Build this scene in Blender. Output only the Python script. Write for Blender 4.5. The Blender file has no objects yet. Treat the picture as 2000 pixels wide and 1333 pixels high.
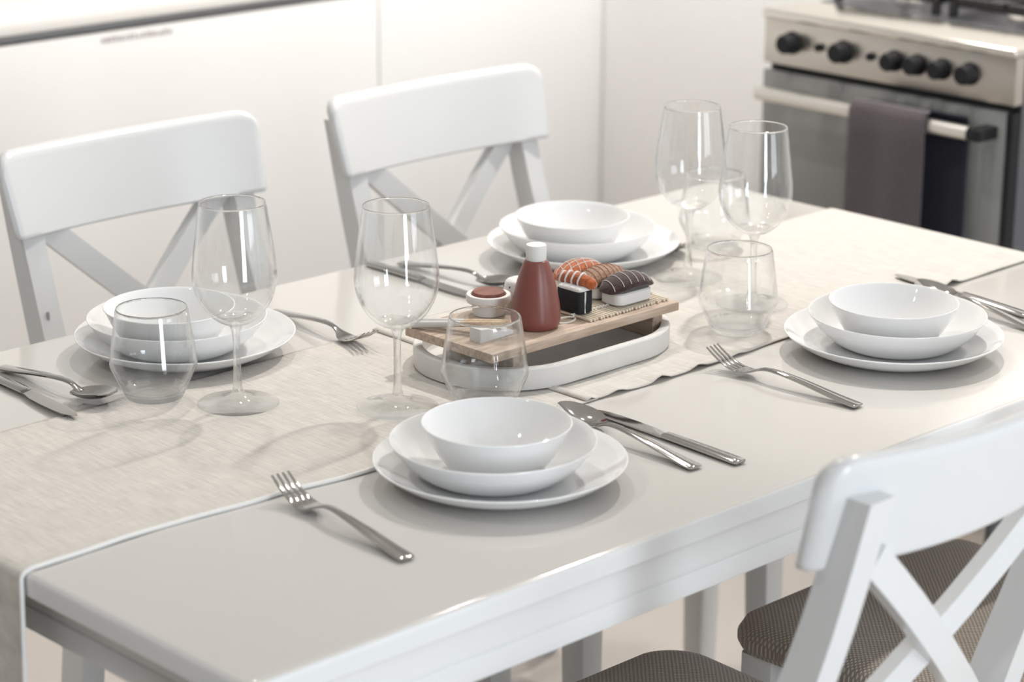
import bpy, bmesh, math, random
from mathutils import Vector, Matrix
random.seed(7)
SC = bpy.context.scene
COL = SC.collection
PI = math.pi

# ------------------------------------------------------------------ camera
cam_d = bpy.data.cameras.new('camera'); cam = bpy.data.objects.new('camera', cam_d); COL.objects.link(cam)
CR = Vector((0.7213866, -0.69251118, 0.00544365)); CU = Vector((0.20245775, 0.21840364, 0.95462595)); CF = Vector((0.66227806, 0.68755226, -0.29775772))
M = Matrix((CR, CU, -CF)).transposed().to_4x4(); M.translation = Vector((-1.05790181, -1.39342490, 1.57844053))
cam.matrix_world = M
cam_d.sensor_width = 36.0; cam_d.lens = 4742.70 / 2000 * 36.0
cam_d.clip_start = 0.05
cam_d.dof.use_dof = True; cam_d.dof.focus_distance = 2.60; cam_d.dof.aperture_fstop = 4.6
SC.camera = cam

# ------------------------------------------------------------------ render look, world, lights
SC.view_settings.view_transform = 'Standard'; SC.view_settings.look = 'None'
SC.view_settings.gamma = 1.0; SC.view_settings.use_curve_mapping = False
SC.view_settings.exposure = -0.66
SC.cycles.use_denoising = True
SC.cycles.caustics_reflective = False
SC.cycles.sample_clamp_indirect = 6.0
SC.cycles.max_bounces = 14; SC.cycles.transparent_max_bounces = 24; SC.cycles.transmission_bounces = 14
W = bpy.data.worlds.new('world'); SC.world = W; W.use_nodes = True
W.node_tree.nodes['Background'].inputs[0].default_value = (0.75, 0.86, 1.0, 1)
W.node_tree.nodes['Background'].inputs[1].default_value = 1.0

def area_light(name, loc, rot, sx, sy, power, col):
    d = bpy.data.lights.new(name, 'AREA'); d.shape = 'RECTANGLE'; d.size = sx; d.size_y = sy; d.energy = power; d.color = col
    o = bpy.data.objects.new(name, d); COL.objects.link(o); o.location = loc; o.rotation_euler = rot
    return o
def spot_light(name, loc, target, power, col, angle=120, blend=0.6, radius=0.035):
    d = bpy.data.lights.new(name, 'SPOT'); d.energy = power; d.color = col; d.spot_size = math.radians(angle); d.spot_blend = blend
    d.shadow_soft_size = radius
    o = bpy.data.objects.new(name, d); COL.objects.link(o); o.location = loc
    o.rotation_euler = (Vector(target) - Vector(loc)).to_track_quat('-Z', 'Y').to_euler()
    return o
DAY = (0.84, 0.92, 1.0); WARM = (1.0, 0.955, 0.90)
# daylight of the glazed door in the wall behind the camera's right, and of the wide window beside it
area_light('window_daylight', (-0.20, -3.12, 1.25), (PI / 2, 0, 0), 0.72, 2.1, 98, DAY)
area_light('window_daylight', (1.75, -3.12, 1.45), (PI / 2, 0, 0), 1.3, 1.2, 34, DAY)
# ceiling downlights
DOWN = [(1.95, 0.75, 160), (1.20, 1.36, 57), (0.15, 1.40, 12), (-1.05, 0.60, 38), (2.0, 1.50, 52)]
for (x, y, p) in DOWN:
    spot_light('downlight', (x, y, 2.50), (x, y, 0), p, WARM, 130, 0.7, 0.04)

spot_light('downlight', (1.25, -0.50, 2.50), (1.25, -0.50, 0), 110, WARM, 39, 0.15, 0.03)   # narrow beam over the near side seats

# ------------------------------------------------------------------ materials
def nmat(name):
    m = bpy.data.materials.new(name); m.use_nodes = True
    nt = m.node_tree; b = nt.nodes['Principled BSDF']
    return m, nt, b
def mat(name, col, rough=0.5, metal=0.0, spec=0.5, coat=0.0, bump=None, vary=None, sub=0.0, sheen=0.0):
    """plain principled; bump=(scale, strength, stretch xyz); vary=(scale, amount, stretch)"""
    m, nt, b = nmat(name)
    b.inputs['Base Color'].default_value = (*col, 1); b.inputs['Roughness'].default_value = rough
    b.inputs['Metallic'].default_value = metal; b.inputs['Specular IOR Level'].default_value = spec
    b.inputs['Coat Weight'].default_value = coat; b.inputs['Coat Roughness'].default_value = 0.06
    b.inputs['Sheen Weight'].default_value = sheen
    if sub: b.inputs['Subsurface Weight'].default_value = sub; b.inputs['Subsurface Radius'].default_value = (.01, .01, .01)
    def noise(scale, stretch, detail=4):
        tc = nt.nodes.new('ShaderNodeTexCoord'); mp = nt.nodes.new('ShaderNodeMapping'); mp.inputs['Scale'].default_value = stretch
        n = nt.nodes.new('ShaderNodeTexNoise'); n.inputs['Scale'].default_value = scale; n.inputs['Detail'].default_value = detail
        nt.links.new(tc.outputs['Object'], mp.inputs[0]); nt.links.new(mp.outputs[0], n.inputs['Vector'])
        return n
    if vary:
        n = noise(vary[0], vary[2]); r = nt.nodes.new('ShaderNodeValToRGB')
        a = vary[1]
        r.color_ramp.elements[0].color = (*[max(0, c * (1 - a)) for c in col], 1); r.color_ramp.elements[1].color = (*[min(1, c * (1 + a)) for c in col], 1)
        r.color_ramp.elements[0].position = 0.3; r.color_ramp.elements[1].position = 0.7
        nt.links.new(n.outputs[0], r.inputs[0]); nt.links.new(r.outputs[0], b.inputs['Base Color'])
    if bump:
        n = noise(bump[0], bump[2]); bp = nt.nodes.new('ShaderNodeBump'); bp.inputs['Strength'].default_value = bump[1]; bp.inputs['Distance'].default_value = 0.002
        nt.links.new(n.outputs[0], bp.inputs['Height']); nt.links.new(bp.outputs[0], b.inputs['Normal'])
    return m

def glass_mat(name, solid):
    """thin walls: straight-through light plus a mirror layer by facing angle; solid > 0 adds true refraction for thick glass"""
    m = bpy.data.materials.new(name); m.use_nodes = True; nt = m.node_tree; nt.nodes.remove(nt.nodes['Principled BSDF'])
    out = nt.nodes['Material Output']
    t = nt.nodes.new('ShaderNodeBsdfTransparent'); t.inputs[0].default_value = (0.985, 0.988, 0.988, 1)
    tcol = nt.nodes.new('ShaderNodeValToRGB')   # longer way through the wall near the silhouette takes more light
    tcol.color_ramp.elements[0].position = .76; tcol.color_ramp.elements[0].color = (.985, .988, .988, 1)
    tcol.color_ramp.elements[1].position = .97; tcol.color_ramp.elements[1].color = (.50, .53, .54, 1)
    lw0 = nt.nodes.new('ShaderNodeLayerWeight'); lw0.inputs['Blend'].default_value = 0.5
    nt.links.new(lw0.outputs['Facing'], tcol.inputs[0]); nt.links.new(tcol.outputs[0], t.inputs[0])
    gl = nt.nodes.new('ShaderNodeBsdfGlossy'); gl.inputs['Roughness'].default_value = 0.0; gl.inputs['Color'].default_value = (1, 1, 1, 1)
    lw = nt.nodes.new('ShaderNodeLayerWeight'); lw.inputs['Blend'].default_value = 0.5
    pw = nt.nodes.new('ShaderNodeMath'); pw.operation = 'POWER'; pw.inputs[1].default_value = 4.0
    ma = nt.nodes.new('ShaderNodeMath'); ma.operation = 'MULTIPLY_ADD'; ma.inputs[1].default_value = 0.62; ma.inputs[2].default_value = 0.042
    nt.links.new(lw.outputs['Facing'], pw.inputs[0]); nt.links.new(pw.outputs[0], ma.inputs[0])
    mx = nt.nodes.new('ShaderNodeMixShader'); nt.links.new(ma.outputs[0], mx.inputs[0]); nt.links.new(t.outputs[0], mx.inputs[1]); nt.links.new(gl.outputs[0], mx.inputs[2])
    # towards the silhouette the wall is seen lengthwise and bends the light
    g = nt.nodes.new('ShaderNodeBsdfGlass'); g.inputs['IOR'].default_value = 1.5; g.inputs['Roughness'].default_value = 0.0
    p3 = nt.nodes.new('ShaderNodeMath'); p3.operation = 'POWER'; p3.inputs[1].default_value = 4.5
    mm = nt.nodes.new('ShaderNodeMath'); mm.operation = 'MULTIPLY_ADD'; mm.inputs[1].default_value = 0.95 - solid; mm.inputs[2].default_value = solid; mm.use_clamp = True
    nt.links.new(lw.outputs['Facing'], p3.inputs[0]); nt.links.new(p3.outputs[0], mm.inputs[0])
    m2 = nt.nodes.new('ShaderNodeMixShader'); nt.links.new(mm.outputs[0], m2.inputs[0])
    nt.links.new(mx.outputs[0], m2.inputs[1]); nt.links.new(g.outputs[0], m2.inputs[2]); mx = m2
    nt.links.new(mx.outputs[0], out.inputs[0])
    return m

def linen_mat(name, col):
    m, nt, b = nmat(name)
    tc = nt.nodes.new('ShaderNodeTexCoord')
    def N(scale, st, det=5):
        mp = nt.nodes.new('ShaderNodeMapping'); mp.inputs['Scale'].default_value = st
        n = nt.nodes.new('ShaderNodeTexNoise'); n.inputs['Scale'].default_value = scale; n.inputs['Detail'].default_value = det; n.inputs['Roughness'].default_value = 0.65
        nt.links.new(tc.outputs['Object'], mp.inputs[0]); nt.links.new(mp.outputs[0], n.inputs['Vector']); return n
    a = N(60, (7, .45, 1)); c = N(60, (.5, 7, 1)); big = N(9, (1, 1, 1), 3)
    mx = nt.nodes.new('ShaderNodeMath'); mx.operation = 'ADD'
    c2 = nt.nodes.new('ShaderNodeMath'); c2.operation = 'MULTIPLY'; c2.inputs[1].default_value = 0.45
    nt.links.new(c.outputs[0], c2.inputs[0]); nt.links.new(a.outputs[0], mx.inputs[0]); nt.links.new(c2.outputs[0], mx.inputs[1])
    r = nt.nodes.new('ShaderNodeValToRGB')
    r.color_ramp.elements[0].position = 0.5; r.color_ramp.elements[1].position = 0.95
    r.color_ramp.elements[0].color = (*[x * 0.80 for x in col], 1); r.color_ramp.elements[1].color = (*[min(1, x * 1.10) for x in col], 1)
    nt.links.new(mx.outputs[0], r.inputs[0])
    nt.links.new(r.outputs[0], b.inputs['Base Color'])
    bp = nt.nodes.new('ShaderNodeBump'); bp.inputs['Strength'].default_value = 0.5; bp.inputs['Distance'].default_value = 0.0008
    nt.links.new(mx.outputs[0], bp.inputs['Height']); nt.links.new(bp.outputs[0], b.inputs['Normal'])
    b.inputs['Roughness'].default_value = 0.9; b.inputs['Specular IOR Level'].default_value = 0.15; b.inputs['Sheen Weight'].default_value = 0.1
    return m

def weave_mat(name, c1, c2, scale):
    m, nt, b = nmat(name)
    tc = nt.nodes.new('ShaderNodeTexCoord')
    ws = []
    for d, rot in (('X', PI / 4), ('X', -PI / 4)):
        mp = nt.nodes.new('ShaderNodeMapping'); mp.inputs['Rotation'].default_value = (0, 0, rot)
        w = nt.nodes.new('ShaderNodeTexWave'); w.wave_type = 'BANDS'; w.bands_direction = d; w.inputs['Scale'].default_value = scale; w.inputs['Distortion'].default_value = 0.6; w.inputs['Detail'].default_value = 1
        nt.links.new(tc.outputs['Object'], mp.inputs[0]); nt.links.new(mp.outputs[0], w.inputs['Vector']); ws.append(w)
    mx = nt.nodes.new('ShaderNodeMath'); mx.operation = 'MULTIPLY'
    nt.links.new(ws[0].outputs[1], mx.inputs[0]); nt.links.new(ws[1].outputs[1], mx.inputs[1])
    r = nt.nodes.new('ShaderNodeValToRGB'); r.color_ramp.elements[0].position = 0.05; r.color_ramp.elements[1].position = 0.6
    r.color_ramp.elements[0].color = (*c1, 1); r.color_ramp.elements[1].color = (*c2, 1)
    nt.links.new(mx.outputs[0], r.inputs[0]); nt.links.new(r.outputs[0], b.inputs['Base Color'])
    bp = nt.nodes.new('ShaderNodeBump'); bp.inputs['Strength'].default_value = 0.5; bp.inputs['Distance'].default_value = 0.001
    nt.links.new(mx.outputs[0], bp.inputs['Height']); nt.links.new(bp.outputs[0], b.inputs['Normal'])
    b.inputs['Roughness'].default_value = 0.85; b.inputs['Specular IOR Level'].default_value = 0.2; b.inputs['Sheen Weight'].default_value = 0.15
    return m

def wood_mat(name, c1, c2, axis=(1.2, 14, 14)):
    m, nt, b = nmat(name)
    tc = nt.nodes.new('ShaderNodeTexCoord'); mp = nt.nodes.new('ShaderNodeMapping'); mp.inputs['Scale'].default_value = axis
    n = nt.nodes.new('ShaderNodeTexNoise'); n.inputs['Scale'].default_value = 16; n.inputs['Detail'].default_value = 6; n.inputs['Distortion'].default_value = 0.4
    r = nt.nodes.new('ShaderNodeValToRGB'); r.color_ramp.elements[0].position = 0.35; r.color_ramp.elements[1].position = 0.68
    r.color_ramp.elements[0].color = (*c1, 1); r.color_ramp.elements[1].color = (*c2, 1)
    nt.links.new(tc.outputs['Object'], mp.inputs[0]); nt.links.new(mp.outputs[0], n.inputs['Vector']); nt.links.new(n.outputs[0], r.inputs[0]); nt.links.new(r.outputs[0], b.inputs['Base Color'])
    bp = nt.nodes.new('ShaderNodeBump'); bp.inputs['Strength'].default_value = 0.15; bp.inputs['Distance'].default_value = 0.001
    nt.links.new(n.outputs[0], bp.inputs['Height']); nt.links.new(bp.outputs[0], b.inputs['Normal'])
    b.inputs['Roughness'].default_value = 0.6
    return m

MT = dict(
    wall=mat('wall_paint', (.78, .765, .74), .8, bump=(90, .05, (1, 1, 1))),
    wall2=mat('taupe_wall_paint', (.62, .59, .56), .8),
    ceil=mat('ceiling_paint', (.82, .81, .79), .9),
    floor=mat('floor_tile', (.56, .515, .475), .35, vary=(3, .05, (1, 1, 1))),
    cab=mat('cabinet_lacquer', (.83, .82, .805), .32, spec=.4),
    counter=mat('worktop', (.84, .81, .77), .25),
    rail=mat('aluminium_rail', (.36, .36, .37), .45, metal=.6),
    table=mat('table_lacquer', (.615, .592, .56), .09, spec=.5, bump=(25, .012, (1, 1, 1))),
    frame=mat('table_lacquer_lit', (.74, .735, .725), .25),  # lightened copy of the top's lacquer, window light on upright faces painted in
    chair=mat('chair_paint', (.70, .70, .695), .2, spec=.5),
    seat=weave_mat('seat_fabric', (.27, .228, .19), (.50, .44, .38), 75),
    foot=mat('rubber_foot', (.05, .05, .055), .5),
    glass=glass_mat('thin_glass', 0),
    thick=glass_mat('thick_glass', .38),
    rim=glass_mat('glass_rim', .85),
    opal=mat('opal_glass', (.84, .84, .835), .03, spec=.5, sub=.12),
    steel=mat('polished_steel', (.44, .425, .41), .07, metal=1.0),
    linen=linen_mat('linen', (.66, .622, .572)),
    hem=mat('overlock_thread', (.90, .89, .87), .8, bump=(900, .6, (1, 1, 1))),
    oak=wood_mat('oak', (.42, .31, .23), (.60, .475, .375)),
    oakend=wood_mat('oak_foot', (.40, .30, .22), (.56, .44, .35), (14, 1.2, 14)),
    stone=mat('cast_stone', (.74, .725, .70), .55, vary=(22, .06, (1, 1, 1)), bump=(60, .1, (1, 1, 1))),
    terra=mat('terracotta_paint', (.215, .066, .052), .33, bump=(160, .06, (1, 1, .2))),
    whitewood=mat('white_painted_wood', (.74, .725, .70), .55),
    brownwood=wood_mat('brown_wood_disc', (.16, .055, .04), (.30, .115, .08), (2, 14, 14)),
    bamboo=wood_mat('bamboo', (.68, .58, .45), (.85, .77, .64), (10, 1.5, 10)),
    thread=mat('cotton_thread', (.78, .74, .67), .9),
    salmon=mat('orange_felt', (.43, .105, .026), .95, vary=(260, .35, (1, 1, 1)), bump=(500, .6, (1, 1, 1)), sheen=.4),
    tan=mat('tan_felt', (.34, .205, .135), .95, vary=(240, .35, (1, 1, 1)), bump=(500, .6, (1, 1, 1)), sheen=.3),
    tan2=mat('rust_yarn', (.40, .17, .10), .9),
    tuna=mat('dark_brown_felt', (.044, .019, .017), .95, vary=(260, .5, (1, 1, 1)), bump=(500, .6, (1, 1, 1)), sheen=.3),
    nori=mat('black_felt', (.008, .009, .012), .8, bump=(300, .3, (1, 1, 1))),
    rice=mat('white_felt', (.76, .75, .73), .95, bump=(400, .5, (1, 1, 1)), sheen=.2),
    chop=wood_mat('chopstick_wood', (.50, .35, .22), (.66, .50, .34), (2, 14, 14)),
    choph=mat('chopstick_handle', (.60, .585, .55), .5),
    inox=mat('brushed_steel', (.60, .56, .51), .32, metal=1.0, bump=(200, .05, (1, .04, 1))),
    inoxb=mat('bright_steel', (.78, .74, .68), .22, metal=1.0),
    side=mat('stove_side', (.16, .16, .18), .35, metal=.7),
    black=mat('black_plastic', (.010, .010, .012), .5, spec=.3),
    iron=mat('cast_iron', (.012, .011, .011), .5),
    ovglass=mat('oven_glass', (.21, .21, .20), .08, spec=.6),
    hand=mat('handle_steel', (.80, .77, .72), .3, metal=.9),
    towel=mat('towel_cloth', (.080, .062, .068), .95, vary=(120, .18, (1, 1, 6)), bump=(160, .8, (1, 1, 4)), sheen=.3),
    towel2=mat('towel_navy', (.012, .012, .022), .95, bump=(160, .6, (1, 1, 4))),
    mark=mat('grey_print', (.45, .40, .40), .5),
    whitefr=mat('window_frame_paint', (.8, .8, .8), .4),
)

# ------------------------------------------------------------------ mesh helpers
def new_bm(): return bmesh.new()
def obj(name, bm, m, parent=None, angle=35, smooth=True, loc=None):
    bmesh.ops.recalc_face_normals(bm, faces=bm.faces[:])
    me = bpy.data.meshes.new(name); bm.to_mesh(me); bm.free()
    if smooth:
        for p in me.polygons: p.use_smooth = True
        me.set_sharp_from_angle(angle=math.radians(angle))
    me.materials.append(m)
    o = bpy.data.objects.new(name, me); COL.objects.link(o)
    if parent: o.parent = parent
    if loc: o.location = loc
    return o
def empty(name, loc, rz=0.0):
    o = bpy.data.objects.new(name, None); COL.objects.link(o); o.location = loc; o.rotation_euler = (0, 0, rz); o.empty_display_size = .05
    return o
def tag(o, label=None, cat=None, group=None, kind=None):
    if label: o['label'] = label
    if cat: o['category'] = cat
    if group: o['group'] = group
    if kind: o['kind'] = kind
    return o
def copy_tree(o, parent=None):
    c = o.copy(); COL.objects.link(c)
    if parent: c.parent = parent
    for ch in list(o.children): copy_tree(ch, c)
    return c
def box(bm, lo, hi, bev=0.0, seg=2):
    b = bmesh.new()
    bmesh.ops.create_cube(b, size=1.0)
    for v in b.verts:
        v.co = Vector([lo[i] + (v.co[i] + .5) * (hi[i] - lo[i]) for i in range(3)])
    if bev: bmesh.ops.bevel(b, geom=b.edges[:], offset=bev, segments=seg, affect='EDGES', profile=.5)
    merge(bm, b)
def merge(bm, b, mtx=None):
    if mtx is not None: bmesh.ops.transform(b, matrix=mtx, verts=b.verts)
    mp = {v: bm.verts.new(v.co) for v in b.verts}
    for f in b.faces:
        try: bm.faces.new([mp[v] for v in f.verts])
        except ValueError: pass
    b.free()
def loft(bm, rings, cap0=True, cap1=True, closed=True):
    vr = [[bm.verts.new(p) for p in r] for r in rings]
    n = len(vr[0])
    for a, b in zip(vr, vr[1:]):
        for i in range(n if closed else n - 1):
            j = (i + 1) % n
            bm.faces.new((a[i], a[j], b[j], b[i]))
    if cap0 and closed: bm.faces.new(vr[0][::-1])
    if cap1 and closed: bm.faces.new(vr[-1])
    return vr
def lathe(bm, prof, seg=48, c=(0, 0, 0)):
    """profile of (r, z); r = 0 ends become poles; closed profile if first == last"""
    rows = []
    closed = prof[0] == prof[-1]
    pts = prof[:-1] if closed else prof
    for r, z in pts:
        if r < 1e-6: rows.append([bm.verts.new((c[0], c[1], c[2] + z))])
        else: rows.append([bm.verts.new((c[0] + r * math.cos(2 * PI * i / seg), c[1] + r * math.sin(2 * PI * i / seg), c[2] + z)) for i in range(seg)])
    pairs = list(zip(rows, rows[1:])) + ([(rows[-1], rows[0])] if closed else [])
    for a, b in pairs:
        for i in range(seg):
            j = (i + 1) % seg
            if len(a) == 1 and len(b) == 1: break
            if len(a) == 1: bm.faces.new((a[0], b[i], b[j]))
            elif len(b) == 1: bm.faces.new((a[i], b[0], a[j]))
            else: bm.faces.new((a[i], b[i], b[j], a[j]))
def spl(pts, n=4):
    """Catmull-Rom through 2D/3D points"""
    out = []
    P = [Vector(p) if len(p) == 3 else Vector((p[0], p[1], 0)) for p in pts]
    for i in range(len(P) - 1):
        p0 = P[max(i - 1, 0)]; p1 = P[i]; p2 = P[i + 1]; p3 = P[min(i + 2, len(P) - 1)]
        for k in range(n):
            t = k / n
            out.append(.5 * ((2 * p1) + (p2 - p0) * t + (2 * p0 - 5 * p1 + 4 * p2 - p3) * t * t + (3 * p1 - p0 - 3 * p2 + p3) * t ** 3))
    out.append(P[-1])
    if len(pts[0]) == 2: return [(max(0, p.x), p.y) for p in out]
    return out
def tube(bm, path, r, seg=8, cap=True):
    path = [Vector(p) for p in path]
    rings = []
    up = Vector((0, 0, 1))
    for i, p in enumerate(path):
        t = (path[min(i + 1, len(path) - 1)] - path[max(i - 1, 0)]).normalized()
        a = t.cross(up)
        if a.length < 1e-3: a = t.cross(Vector((1, 0, 0)))
        a.normalize(); b = a.cross(t).normalized()
        rr = r[i] if isinstance(r, (list, tuple)) else r
        rings.append([p + rr * (math.cos(2 * PI * k / seg) * a + math.sin(2 * PI * k / seg) * b) for k in range(seg)])
    loft(bm, rings, cap, cap)
def rrect(cx, cy, hx, hy, r, z, n=6):
    pts = []
    for (sx, sy, a0) in ((1, 1, 0), (-1, 1, PI / 2), (-1, -1, PI), (1, -1, 3 * PI / 2)):
        for k in range(n + 1):
            a = a0 + k / n * PI / 2
            pts.append(Vector((cx + sx * (hx - r) + r * math.cos(a), cy + sy * (hy - r) + r * math.sin(a), z)))
    return pts

# ------------------------------------------------------------------ room shell
def struct(name, bm, m, parent=None):
    o = obj(name, bm, m, parent, smooth=False)
    if not parent: o['kind'] = 'structure'
    return o
bm = new_bm(); box(bm, (-4.2, -3.3, -.10), (2.76, 2.70, 0)); struct('floor', bm, MT['floor'])
bm = new_bm(); box(bm, (-4.2, -3.3, 2.55), (2.76, 2.70, 2.65)); struct('ceiling', bm, MT['ceil'])
bm = new_bm(); box(bm, (-4.2, 2.60, 0), (2.76, 2.70, 2.55)); struct('wall_back', bm, MT['wall'])
bm = new_bm(); box(bm, (2.66, -3.3, 0), (2.76, 2.60, 2.55)); struct('wall_right', bm, MT['wall'])
bm = new_bm(); box(bm, (-4.2, -3.3, 0), (-4.1, 2.60, 2.55)); struct('wall_left', bm, MT['wall2'])
bm = new_bm()   # wall with a glazed door opening and a window opening
for lo, hi in (((-4.1, 0), (-.60, 2.55)), ((-.60, 2.35), (.20, 2.55)), ((.20, 0), (1.05, 2.55)), ((1.05, 0), (2.45, .80)), ((1.05, 2.1), (2.45, 2.55)), ((2.45, 0), (2.66, 2.55))):
    box(bm, (lo[0], -3.3, lo[1]), (hi[0], -3.2, hi[1]))
struct('wall_front', bm, MT['wall'])
for name, x0, x1, z0, z1, nx, nz in (('door_1', -.60, .20, 0.02, 2.35, 1, 3), ('window_1', 1.05, 2.45, .80, 2.1, 2, 1)):
    bm = new_bm()
    for lo, hi in (((x0, z0), (x0 + .05, z1)), ((x1 - .05, z0), (x1, z1)), ((x0, z0), (x1, z0 + .06)), ((x0, z1 - .06), (x1, z1))):
        box(bm, (lo[0], -3.28, lo[1]), (hi[0], -3.22, hi[1]))
    fr = struct(name, bm, MT['whitefr'])
    for i in range(1, nx):
        b2 = new_bm(); xx = x0 + (x1 - x0) * i / nx; box(b2, (xx - .02, -3.27, z0 + .05), (xx + .02, -3.23, z1 - .05)); struct('glazing_bar', b2, MT['whitefr'], fr)
    for i in range(1, nz):
        b2 = new_bm(); zz = z0 + (z1 - z0) * i / nz; box(b2, (x0 + .05, -3.27, zz - .015), (x1 - .05, -3.23, zz + .015)); struct('glazing_bar', b2, MT['whitefr'], fr)

# ------------------------------------------------------------------ kitchen units along the back
YB = 1.96
def cabinet(x0, x1, label, marks=False):
    c = empty('base_cabinet', (x0, YB, 0))
    tag(c, label, 'cabinet')
    L = x1 - x0
    bm = new_bm(); box(bm, (0.001, .022, .10), (L - .001, .60, .855)); obj('carcass', bm, MT['cab'], c)
    bm = new_bm(); box(bm, (.0015, 0, .105), (L - .0015, .020, .862), .0015); p = obj('front_panel', bm, MT['cab'], c)
    bm = new_bm(); box(bm, (0.0, .06, 0), (L, .09, .10)); obj('plinth', bm, MT['cab'], c)
    if marks:   # faint print along the top of the panel
        bm = new_bm()
        rr = random.Random(3); x = 1.222 - x0
        while x < 1.365 - x0:
            w = rr.uniform(.004, .010); h = rr.uniform(.006, .010)
            box(bm, (x, -.0006, .846), (x + w, .001, .846 + h)); x += w + rr.uniform(.002, .004)
        o = obj('printed_mark', bm, MT['mark'], p, smooth=False); o['kind'] = 'stuff'
    return c
cabinet(-.95, 1.829, 'wide white base cabinet panel with faint grey print, behind the left chair', True)
cabinet(1.8295, 2.437, 'white base cabinet front between the panel seam and the room corner')
bm = new_bm(); box(bm, (-.95, YB - .002, .8795), (2.66, 2.60, .90), .002); w = obj('kitchen_worktop', bm, MT['counter'])
tag(w, 'pale kitchen worktop slab on the back cabinets at the upper left', 'worktop')
bm = new_bm(); box(bm, (-.95, YB + .0225, .8635), (2.437, YB + .04, .8795)); obj('shadow_rail', bm, MT['rail'], w)['label'] = 'grey metal shadow rail under the worktop edge'
# corner unit facing the table, set back beside the stove
c = empty('corner_cabinet', (2.437, 1.24, 0)); tag(c, 'plain white corner cabinet side left of the steel stove', 'cabinet')
bm = new_bm(); box(bm, (.001, 0, 0), (.222, YB - 1.24 - .002, .8785)); obj('carcass', bm, MT['cab'], c)
bm = new_bm(); box(bm, (-.018, .002, .06), (0, YB - 1.24 - .003, .876), .0015); obj('front_panel', bm, MT['cab'], c)

# ------------------------------------------------------------------ stove
SX, SY0, SY1 = 2.05, .724, 1.230
st = empty('gas_stove', (SX, (SY0 + SY1) / 2, 0)); tag(st, 'stainless steel gas stove with black knobs and grey oven glass', 'stove')
def S(v): return (v[0] - SX, v[1] - (SY0 + SY1) / 2, v[2])
def sbox(bm, lo, hi, bev=0, seg=2): box(bm, S(lo), S(hi), bev, seg)
bm = new_bm(); sbox(bm, (SX + .026, SY0, .03), (SX + .56, SY1, .888)); obj('body', bm, MT['side'], st)
bm = new_bm(); sbox(bm, (SX + .004, SY0, .812), (SX + .03, SY1, .888), .002); obj('control_panel', bm, MT['inox'], st)
bm = new_bm(); sbox(bm, (SX - .004, SY0 - .002, .888), (SX + .565, SY1 + .002, .903), .005, 3); hob = obj('hob_top', bm, MT['inoxb'], st)
bm = new_bm(); sbox(bm, (SX + .02, SY0 + .004, .802), (SX + .03, SY1 - .004, .812)); obj('gap_strip', bm, MT['black'], st)
bm = new_bm(); sbox(bm, (SX + .002, SY0 + .012, .12), (SX + .024, SY1 - .002, .801), .002); door = obj('oven_door', bm, MT['ovglass'], st)
bm = new_bm(); sbox(bm, (SX + .004, SY0 + .0005, .12), (SX + .026, SY0 + .0115, .801)); obj('door_edge', bm, MT['black'], door)
bm = new_bm(); sbox(bm, (SX + .012, SY0 + .01, .04), (SX + .025, SY1 - .01, .115), .002); obj('lower_drawer', bm, MT['inox'], st)
bm = new_bm()
tube(bm, [S((SX - .036, 1.206, .768)), S((SX - .036, .776, .768))], .0115, 14); handle = obj('door_handle', bm, MT['hand'], door)
for y in (.765,):
    bm = new_bm(); sbox(bm, (SX - .046, y - .016, .758), (SX + .004, y + .010, .778), .003); obj('handle_bracket', bm, MT['black'], door)
for y, r in ((1.169, .0195), (1.060, .0195), (.956, .0175), (.910, .0175), (.862, .0175), (.809, .0185)):
    b = new_bm(); lathe(b, [(0, 0), (r, 0), (r, .004), (r * .90, .006), (r * .84, .024), (r * .74, .027), (0, .027)], 20)
    bm = new_bm(); merge(bm, b, Matrix.Translation(S((SX + .005, y, .852))) @ Matrix.Rotation(-PI / 2, 4, 'Y'))
    obj('control_knob', bm, MT['black'], st)
for y in (1.111, 1.004):
    b = new_bm(); lathe(b, [(0, 0), (.0075, 0), (.0065, .008), (0, .009)], 14)
    bm = new_bm(); merge(bm, b, Matrix.Translation(S((SX + .005, y, .852))) @ Matrix.Rotation(-PI / 2, 4, 'Y'))
    obj('push_button', bm, MT['black'], st)
for x, y, r in ((SX + .24, 1.10, .036), (SX + .24, .855, .045), (SX + .42, 1.10, .045), (SX + .42, .855, .036)):
    bm = new_bm(); lathe(bm, [(0, 0), (r, 0), (r, .006), (r * .75, .012), (0, .012)], 24, S((x, y, .903))); bn = obj('burner', bm, MT['hand'], st)
    bm = new_bm(); lathe(bm, [(0, .012), (r * .72, .012), (r * .72, .019), (r * .6, .021), (0, .021)], 24, S((x, y, .903))); obj('burner_cap', bm, MT['iron'], bn)
for y0, y1 in ((.995, 1.200), (.755, .960)):
    bm = new_bm(); ym = (y0 + y1) / 2
    for (a, b) in (((SX + .165, y0), (SX + .50, y0)), ((SX + .165, y1), (SX + .50, y1)), ((SX + .165, y0), (SX + .165, y1)), ((SX + .50, y0), (SX + .50, y1)), ((SX + .33, y0), (SX + .33, y1))):
        lo = (min(a[0], b[0]) - .007, min(a[1], b[1]) - .007, .922); hi = (max(a[0], b[0]) + .007, max(a[1], b[1]) + .007, .938); sbox(bm, lo, hi, .002, 1)
    for xc in (SX + .24, SX + .42):
        for dx, dy in ((1, 0), (-1, 0), (0, 1), (0, -1)):
            p0 = (xc + dx * .022, ym + dy * .022); p1 = (xc + dx * .078, ym + dy * .10)
            sbox(bm, (min(p0[0], p1[0]) - .004, min(p0[1], p1[1]) - .004, .930), (max(p0[0], p1[0]) + .004, max(p0[1], p1[1]) + .004, .940), .001, 1)
    for xx in (SX + .16, SX + .495):
        for yy in (y0, y1): sbox(bm, (xx - .006, yy - .006, .903), (xx + .006, yy + .006, .93), .001, 1)
    obj('pan_support', bm, MT['iron'], st)

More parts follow.
